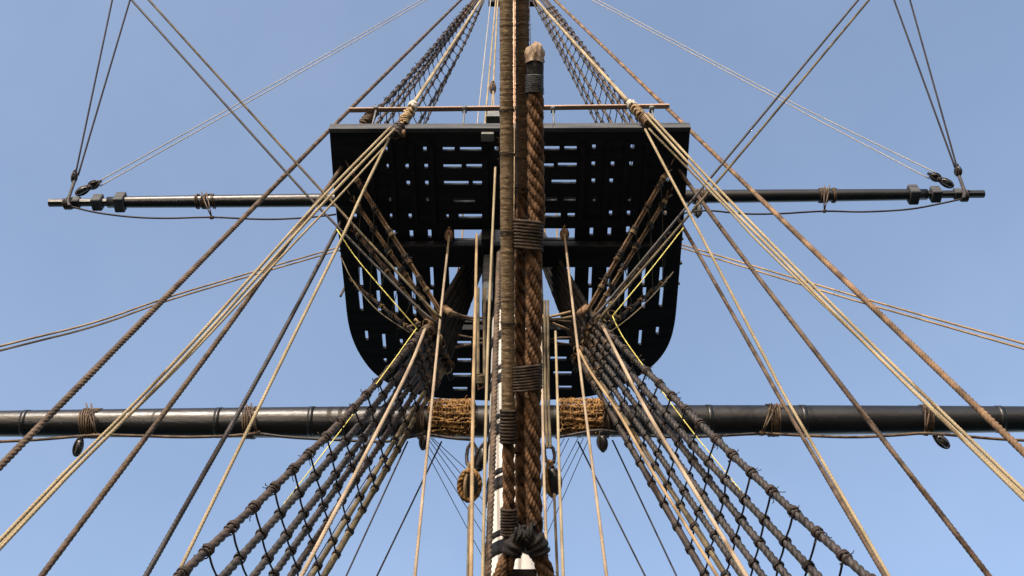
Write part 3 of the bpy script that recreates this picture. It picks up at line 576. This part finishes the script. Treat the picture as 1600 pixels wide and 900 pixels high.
# thin ropes above platform left of stays
for k,(a,b,wd,mt) in enumerate((((767,-3),(745,200),2,'thinl'),((775,-3),(757,200),3,'cream'),((778,-3),(771,131),3,'cream'),((770,143),(766,200),2.4,'cream'),((771,143),(773,200),2.4,'beige'))):
    R_('halyard',('thin grey rope above the rail, farthest left of the stays','thin cream rope above the rail next to the small block','cream rope holding the small block above the rail','left short cream rope below the small block','right short cream rope below the small block')[k],[a,b],dict(Y=8.2),dict(Y=8.2),wd,mt,a=.6 if k<3 else 0)
R_('halyard','thin cream rope in the gap between the two wrapped stays',[(803.5,-3),(803.5,290),(800,420)],dict(D=14),dict(D=12),1.6,'tan',a=1)
R_('halyard','thin pale rope right of the wrapped stay ending at the canvas cap',[(827,-3),(829,75)],dict(D=10),dict(D=9),1.4,'thin',a=1)

# ------------------------------------------------------------------ pulley blocks
def pulley(name,label,pxy,con,axis_px,size,mat='block',strop='tar2',group=None,facing=None,fat=.55):
    c=P(*pxy,**con); D=depth(c); h=size/2*D/F
    ax=(axis_px[0]*RT+(-axis_px[1])*UP); ax/=np.linalg.norm(ax)                     # long axis in the picture plane
    nrm=np.cross(ax,FW) if facing is None else np.asarray(facing,float); nrm=nrm-ax*np.dot(nrm,ax); nrm/=np.linalg.norm(nrm)  # sheave pin axis
    sd=np.cross(ax,nrm)
    o=empty(name,c,label,'block',group)
    mb=MB(); nu,nv=18,10
    for s in (-1,1):   # two cheeks
        V=[];f=[]
        for j in range(nv+1):
            t=j/nv*math.pi/2
            for i in range(nu):
                a=2*math.pi*i/nu; rr=math.cos(t)**.55
                V.append(c+ax*h*math.cos(a)*rr+sd*h*.78*math.sin(a)*rr+nrm*s*h*(.14+.30*fat/.55*math.sin(t)**.8))
        for j in range(nv):
            for i in range(nu): f.append((j*nu+i,j*nu+(i+1)%nu,(j+1)*nu+(i+1)%nu,(j+1)*nu+i))
        f.append(tuple(range(nu))); mb.add(V,f)
    for e in (-1,1): mb.box(c+ax*h*.78*e,(h*.14,h*.5,h*.16),np.array([ax,sd,nrm]).T)
    mb.build('shell',mat,o)
    mb=MB(); sweep(mb,[c-nrm*h*.10,c+nrm*h*.10],h*.60,sides=20,step=9); mb.build('sheave','grey',o)
    mb=MB(); t=np.linspace(0,2*np.pi,29); pts=c+ax*(h*1.10)*np.cos(t)[:,None]+nrm*(h*.56)*np.sin(t)[:,None]; pts=pts+ax*(h*.35*np.clip(np.cos(t),0,1)**6)[:,None]
    sweep(mb,pts,h*.13,sides=8,lay=3,pitch=3); coil(mb,c+ax*h*1.28,ax,h*.16,h*.05,turns=4,gap=2); mb.build('strop',strop,o)
    return o,c,ax,h
GB='black blocks hanging under the lower yard'
for (x,y,lb,ax) in ((122,699,'black block hanging under the far left of the lower yard',(.25,-1)),(662,690,'black block hanging under the lower yard left of the mast',(.1,-1)),(941,692,'black block hanging under the lower yard right of the mast',(-.15,-1)),(1472,690,'tilted black block hanging under the far right of the lower yard',(-.9,-.75))):
    pulley('pulley_block',lb,(x,y),dict(Y=YL-.05),ax,25 if x!=662 else 23,group=GB,facing=RT+FW*(.9 if x!=1472 else .1))
pulley('pulley_block','black block at the right side of the platform under the upper yard',(1090,329),dict(Y=YU),(0,-1),20,mat='grey',facing=RT+FW*1.2)
pulley('pulley_block','small round shaggy block above the left tip of the upper yard',(116,277),dict(Y=YU-.05),(.15,-1),16,mat='block',strop='brown',group='small blocks above the yard tips')
pulley('pulley_block','small round black block above the right tip of the upper yard',(1497,268),dict(Y=YU-.05),(-.1,-1),16,mat='block',strop='tar2',group='small blocks above the yard tips',facing=RT+FW*.8)
for s,(x,y) in ((-1,(146,289)),(1,(1462,277))):
    a=(s*-1.0,-.52); pulley('pulley_block',f'black block above the upper yard\'s {SIDE[s]} end where two pale ropes enter',(x,y),dict(Y=YU-.12),a,19,group='long blocks on the upper yard ends',facing=FW*.8+UP)
    x2=x+s*17; y2=y+9; pulley('pulley_block',f'black block touching the outermost cleat on the {SIDE[s]} end of the upper yard',(x2,y2),dict(Y=YU-.14),a,21,group='long blocks on the upper yard ends',facing=UP+RT*.3)
    # pendant strap from block round the yardarm
    px0=(116,284) if s<0 else (1499,276); px1=(107,312) if s<0 else (1507,300)
    o=MB(); p3=ropepts([px0,px1,(px1[0]-2*s,px1[1]+10)],dict(Y=YU-.08),dict(Y=YU-.1)); sweep(o,p3,.03,sides=8,lay=3); coil(o,P(px1[0],px1[1]+6,Y=YU),UD,.075,.02,turns=3,gap=2); tag(o.build('yardarm_strap','tar2'),f'dark rope strap holding the small block to the {SIDE[s]} yard tip','strap','straps at the yard tips')
pulley('pulley_block','small brown block above the rail just left of the stays',(770,138),dict(Y=8.2),(0,-1),16,mat='blockb',strop='tan')
for s,(x,y) in ((-1,(702,368)),(1,(882,366))):
    pulley('pulley_block',f'rusty orange block in the {SIDE[s]} opening of the platform',(x,y),dict(Z=ZP-.22),(0,-1),19,mat='blockb',strop='rust',group='rusty blocks in the platform openings',facing=RT*.4+FW)
# big stropped blocks near the mast
o,c,ax,h=pulley('pulley_block','black block in a fat tan rope strop, left of the mast',(734,757),dict(Y=YL-.25),(.05,-1),46,strop='tan',fat=.6,facing=RT*.6+FW)
mb=MB(); t=np.linspace(0,2*np.pi,25); rt=RT; pts=c+ax*(h*.98)*np.cos(t)[:,None]+rt*(h*.66)*np.sin(t)[:,None]-FW*.05; sweep(mb,pts,h*.22,sides=12,lay=3,pitch=2.4); mb.build('rope_strop','mat_',o)
pulley('pulley_block','black block hooked above the tan-stropped one left of the mast',(752,716),dict(Y=YL-.3),(.3,-1),36,strop='tar2',fat=.6,facing=RT+FW*.4)
o,c,ax,h=pulley('pulley_block','large black block with tan strop right of the heavy cable',(862,752),dict(Y=YL-.25),(-.12,-1),44,strop='mat_',fat=.5,facing=RT*.8+FW)
for s,(x0,y0,x1,y1) in ((-1,(738,690,736,735)),(1,(856,692,861,727))):
    q0,q1=P(x0,y0,Y=YL-.2),P(x1,y1,Y=YL-.25); mb=MB(); t=np.linspace(0,2*np.pi,19); m=(q0+q1)/2; a=(q0-q1)/2
    sweep(mb,m+a*1.0*np.cos(t)[:,None]+RT*.06*np.sin(t)[:,None],.022,sides=8); tag(mb.build('hook','block'),f'black iron shackle above the tan-stropped block {SIDE[s]} of the mast','shackle','shackles above the stropped blocks')
# ring at the lower end of the tackle left of the mast
q=P(751,602,D=12.0); mb=MB(); t=np.linspace(0,2*np.pi,21); sweep(mb,q+(RT*.052*np.cos(t)[:,None]+UP*.05*np.sin(t)[:,None]),.016,sides=8)
rg=empty('ring_tackle',q,'round wooden ring hanging left of the mast above the mat','ring'); mb.build('ring','blockb',rg)
mb=MB(); sweep(mb,[q+FW*.02,q+FW*.18+UP*.03],.045,sides=14,step=9); mb.build('barrel','block',rg)
mb=MB(); coil(mb,q+UP*.075,UP,.03,.011,turns=4,gap=2); mb.build('strop','olive',rg)
# tackles hung on the aft edge: wrapped block + white knot
for s,(kx,ky),(bx_,by) in ((-1,(645,166),(620,205)),(1,(987,164),(1012,190))):
    k0=P(kx,ky,D=14.6); k1=P(bx_,by,D=14.2); e0=empty('pendant_tackle',k0,f'knotted cream rope end with wrapped brown block over the {SIDE[s]} rail','tackle','knotted tackles over the rail')
    d=(k1-k0)/np.linalg.norm(k1-k0); L=np.linalg.norm(k1-k0); mb=MB(); coil(mb,k0,d,.035,.018,turns=3,gap=1.8,wob=.003); coil(mb,k0-d*.03,RT+d,.03,.016,turns=2,gap=2); mb.build('white_seizing','whitec',e0)
    mb=MB(); 
    for f_ in (.25,.42,.58): coil(mb,k0+d*L*f_,d+RNG.normal(0,.3,3),.034,.017,turns=3,gap=1.9,wob=.004)
    sweep(mb,[k0,k1],.03,sides=8,lay=3); mb.build('knot','tan',e0)
    mb=MB(); 
    for f_ in (.85,.98,1.1): coil(mb,k0+d*L*f_,d,.05,.018,turns=2,gap=1.8,wob=.004)
    sweep(mb,[k0+d*L*.75,k1+d*.08],.045,sides=12,step=.03,rough=.05); mb.build('wrapped_block','rust' if s>0 else 'tar',e0)
    mb=MB(); q=k1+RT*s*-.0+UP*-.03+RT*(.06 if s<0 else .09); sweep(mb,[q-RT*.06,q+RT*.05],.05,sides=12,step=.02,rough=.08); mb.build('thimble','rust',e0)
q=P(577,184,Z=ZP+.75); mb=MB(); d=P(593,167,Z=ZP+.95)-q; d/=np.linalg.norm(d)
for k in range(6): coil(mb,q+d*(-.12+.05*k),d,.045+.008*math.sin(k),.017,turns=2,gap=1.7,wob=.005)
sweep(mb,[q-d*.2,q+d*.2],.045,sides=10,step=.03,rough=.06); tag(mb.build('wrapped_deadeye','brown'),'bulging brown wrapped rope end on the left end of the platform rail','rope end')

# ------------------------------------------------------------------ the heavy stays in front of everything
DS=8.0
def S3(x,y,d=0): return P(x,y,D=DS+d)
sa=empty('wrapped_stay',S3(790,0),'straight brown cord-wrapped stay in the middle, just left of the heavy cable','stay')
HAND=-1
def seg(pts,wd,lay,mat,parent,name,rough=.0,step=None,pitch=2.3,dk=.2,sides=20,D=DS,hairs=0,style=0):
    mb=MB(); r=wd/2*D/F
    if lay:      # four strands twisted round each other, each strand itself twisted the other way
        C,ss=resample(np.array(pts),.012); T,N,B=frames(C); pit=2*r*(4.4,3.1)[style]; hr=r*.60; sr=r*.435
        wv=np.interp(ss,np.arange(0,ss[-1]+1.3,.5),RNG.normal(0,.22,len(np.arange(0,ss[-1]+1.3,.5))))
        for k in range(4):
            a=2*np.pi*(ss/pit)*HAND+k*np.pi/2+wv+RNG.normal(0,.08); hh=hr*(1+RNG.normal(0,.02))
            sweep(mb,C+hh*(np.cos(a)[:,None]*N+np.sin(a)[:,None]*B),sr*(1+RNG.normal(0,.02)),sides=20,lay=4,pitch=2.6,hand=-HAND,depthk=.36,rough=.02,step=.011)
        sweep(mb,C,r*.45,sides=8)
    else: sweep(mb,np.array(pts),r,sides=sides,rough=rough,step=step)
    if hairs:
        C,_=resample(np.array(pts),.01)
        for _k in range(hairs):
            q=C[RNG.integers(1,len(C)-1)]; a=RNG.uniform(0,6.28); d=math.cos(a)*RT+math.sin(a)*FW; d2=d*.6+RNG.normal(0,.6,3); q=q+d*r*.95; L_=RNG.uniform(.008,.028)
            sweep(mb,np.array([q,q+d2*L_*.5,q+d2*L_+RNG.normal(0,.004,3)]),.0011,sides=3,step=1)
    return mb.build(name,mat,parent)
def wraps(cx,y0,y1,hw,n,parent,mat,name='seizing',d=0,r=None,tilt=0,cx1=None):
    """band of cord turns round one or more ropes (rounded-rectangle turns)"""
    mb=MB(); cx1=cx if cx1 is None else cx1
    for k in range(n):
        f_=k/(n-1); y=y0+(y1-y0)*f_; c=S3(cx+(cx1-cx)*f_,y,d); R_x=hw*DS/F; R_z=min(R_x,15*DS/F); t=np.linspace(0,2*np.pi,25); wv=RNG.normal(0,.0012,25)
        e=np.sign(np.cos(t))*np.abs(np.cos(t))**.75; g=np.sign(np.sin(t))*np.abs(np.sin(t))**.75
        pts=c+RT*(R_x*e)[:,None]+FW*(R_z*g)[:,None]+UP*(tilt*e*R_x+wv)[:,None]
        sweep(mb,pts,(y1-y0)/(n-1)/2*1.03*DS/F if r is None else r,sides=6,step=.012)
    return mb.build(name,mat,parent)
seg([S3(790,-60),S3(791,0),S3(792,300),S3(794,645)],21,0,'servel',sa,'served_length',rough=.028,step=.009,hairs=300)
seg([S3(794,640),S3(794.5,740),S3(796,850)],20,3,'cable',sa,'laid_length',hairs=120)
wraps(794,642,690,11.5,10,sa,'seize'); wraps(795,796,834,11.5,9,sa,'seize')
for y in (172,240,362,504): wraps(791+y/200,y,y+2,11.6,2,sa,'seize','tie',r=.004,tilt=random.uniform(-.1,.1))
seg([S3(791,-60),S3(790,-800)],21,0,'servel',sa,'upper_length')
ms=empty('heavy_stay',S3(820,0),'heaviest central stay, twisted brown cable doubled back and seized, with a canvas capped end','stay')
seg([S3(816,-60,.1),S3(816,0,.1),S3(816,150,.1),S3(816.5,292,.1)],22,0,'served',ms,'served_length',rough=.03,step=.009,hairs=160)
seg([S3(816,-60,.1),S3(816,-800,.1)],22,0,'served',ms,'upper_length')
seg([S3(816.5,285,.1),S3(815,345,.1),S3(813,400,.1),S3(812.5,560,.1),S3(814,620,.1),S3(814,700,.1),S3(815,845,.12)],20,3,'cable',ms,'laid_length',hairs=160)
seg([S3(836,138),S3(837,250),S3(838.5,335),S3(837,352)],27,3,'cable',ms,'coarse_end',hairs=160,style=1)
seg([S3(837,348),S3(834,390),S3(834,480),S3(833,570),S3(832,620),S3(833,760),S3(836,842)],27,3,'cable',ms,'returned_end',dk=.20,hairs=260)
wraps(825,347,388,22,9,ms,'seize',tilt=-.10); wraps(824,572,608,22,9,ms,'seize',tilt=.12)
wraps(835,120,145,13.0,9,ms,'fascia','cord_whipping')
seg([S3(836,96),S3(836,122)],27,0,'leather_and_shade',ms,'black_wrap',step=.01,rough=.01)
for y in (300,293): wraps(816,y,y+2,12,2,ms,'seize','tie',d=.1,r=.005)
# canvas cap, folded cloth
mb=MB(); c=S3(835,84); prof=[(-14,.070),(-10,.068),(-4,.069),(2,.067),(8,.060),(12,.045),(14,.02)]; V=[];f=[];n=36
for j,(dy,rr) in enumerate(prof):
    for i in range(n):
        a=2*math.pi*i/n; q=rr*(1+.10*math.sin(5*a+j)+.07*math.sin(9*a-j*1.3)+RNG.normal(0,.012)); sk=.020*math.sin(a+2.4)*j/6
        V.append(c+UP*(dy*DS/F+sk+.006*math.sin(3*a+j))+RT*q*math.cos(a)+FW*q*math.sin(a))
for j in range(len(prof)-1):
    for i in range(n): f.append((j*n+i,j*n+(i+1)%n,(j+1)*n+(i+1)%n,(j+1)*n+i))
f.append(tuple((len(prof)-1)*n+i for i in range(n))); mb.add(V,f); o=mb.build('canvas_cap','canvas',ms); o['label']='rumpled off-white canvas tied over the rope end'
# collar and heart at the bottom
seg([S3(762,945,.05),S3(783,900),S3(797,868),S3(812,846),S3(828,842),S3(840,862),S3(852,893),S3(866,940,.05)],27,3,'cable',ms,'collar',dk=.20,hairs=260)
seg([S3(799,866,-.03),S3(806,848,-.03),S3(820,838,-.03),S3(836,846,-.03),S3(844,866,-.03)],33,0,'leather_and_shade',ms,'leather_wrap',step=.012,rough=.075,hairs=120)
mb=MB(); 
for k in range(5): coil(mb,S3(809+k*5,835+4*math.sin(k),-.05),RT+UP*RNG.normal(0,.4),.055,.012,turns=2,gap=2,wob=.006)
mb.build('lashing','leather_and_shade',ms)
ht=empty('heart_block',S3(815,915),'dark iron-bound heart block at the very bottom under the cable collar','block')
mb=MB(); sweep(mb,np.array([S3(789,930),S3(790,903),S3(800,893),S3(815,892),S3(828,893),S3(838,903),S3(840,930)]),.035,sides=12); mb.build('rim','leather_and_shade',ht)
mb=MB(); mb.box(S3(815,930),(.10,.05,.08)); mb.build('core','leather_and_shade',ht)
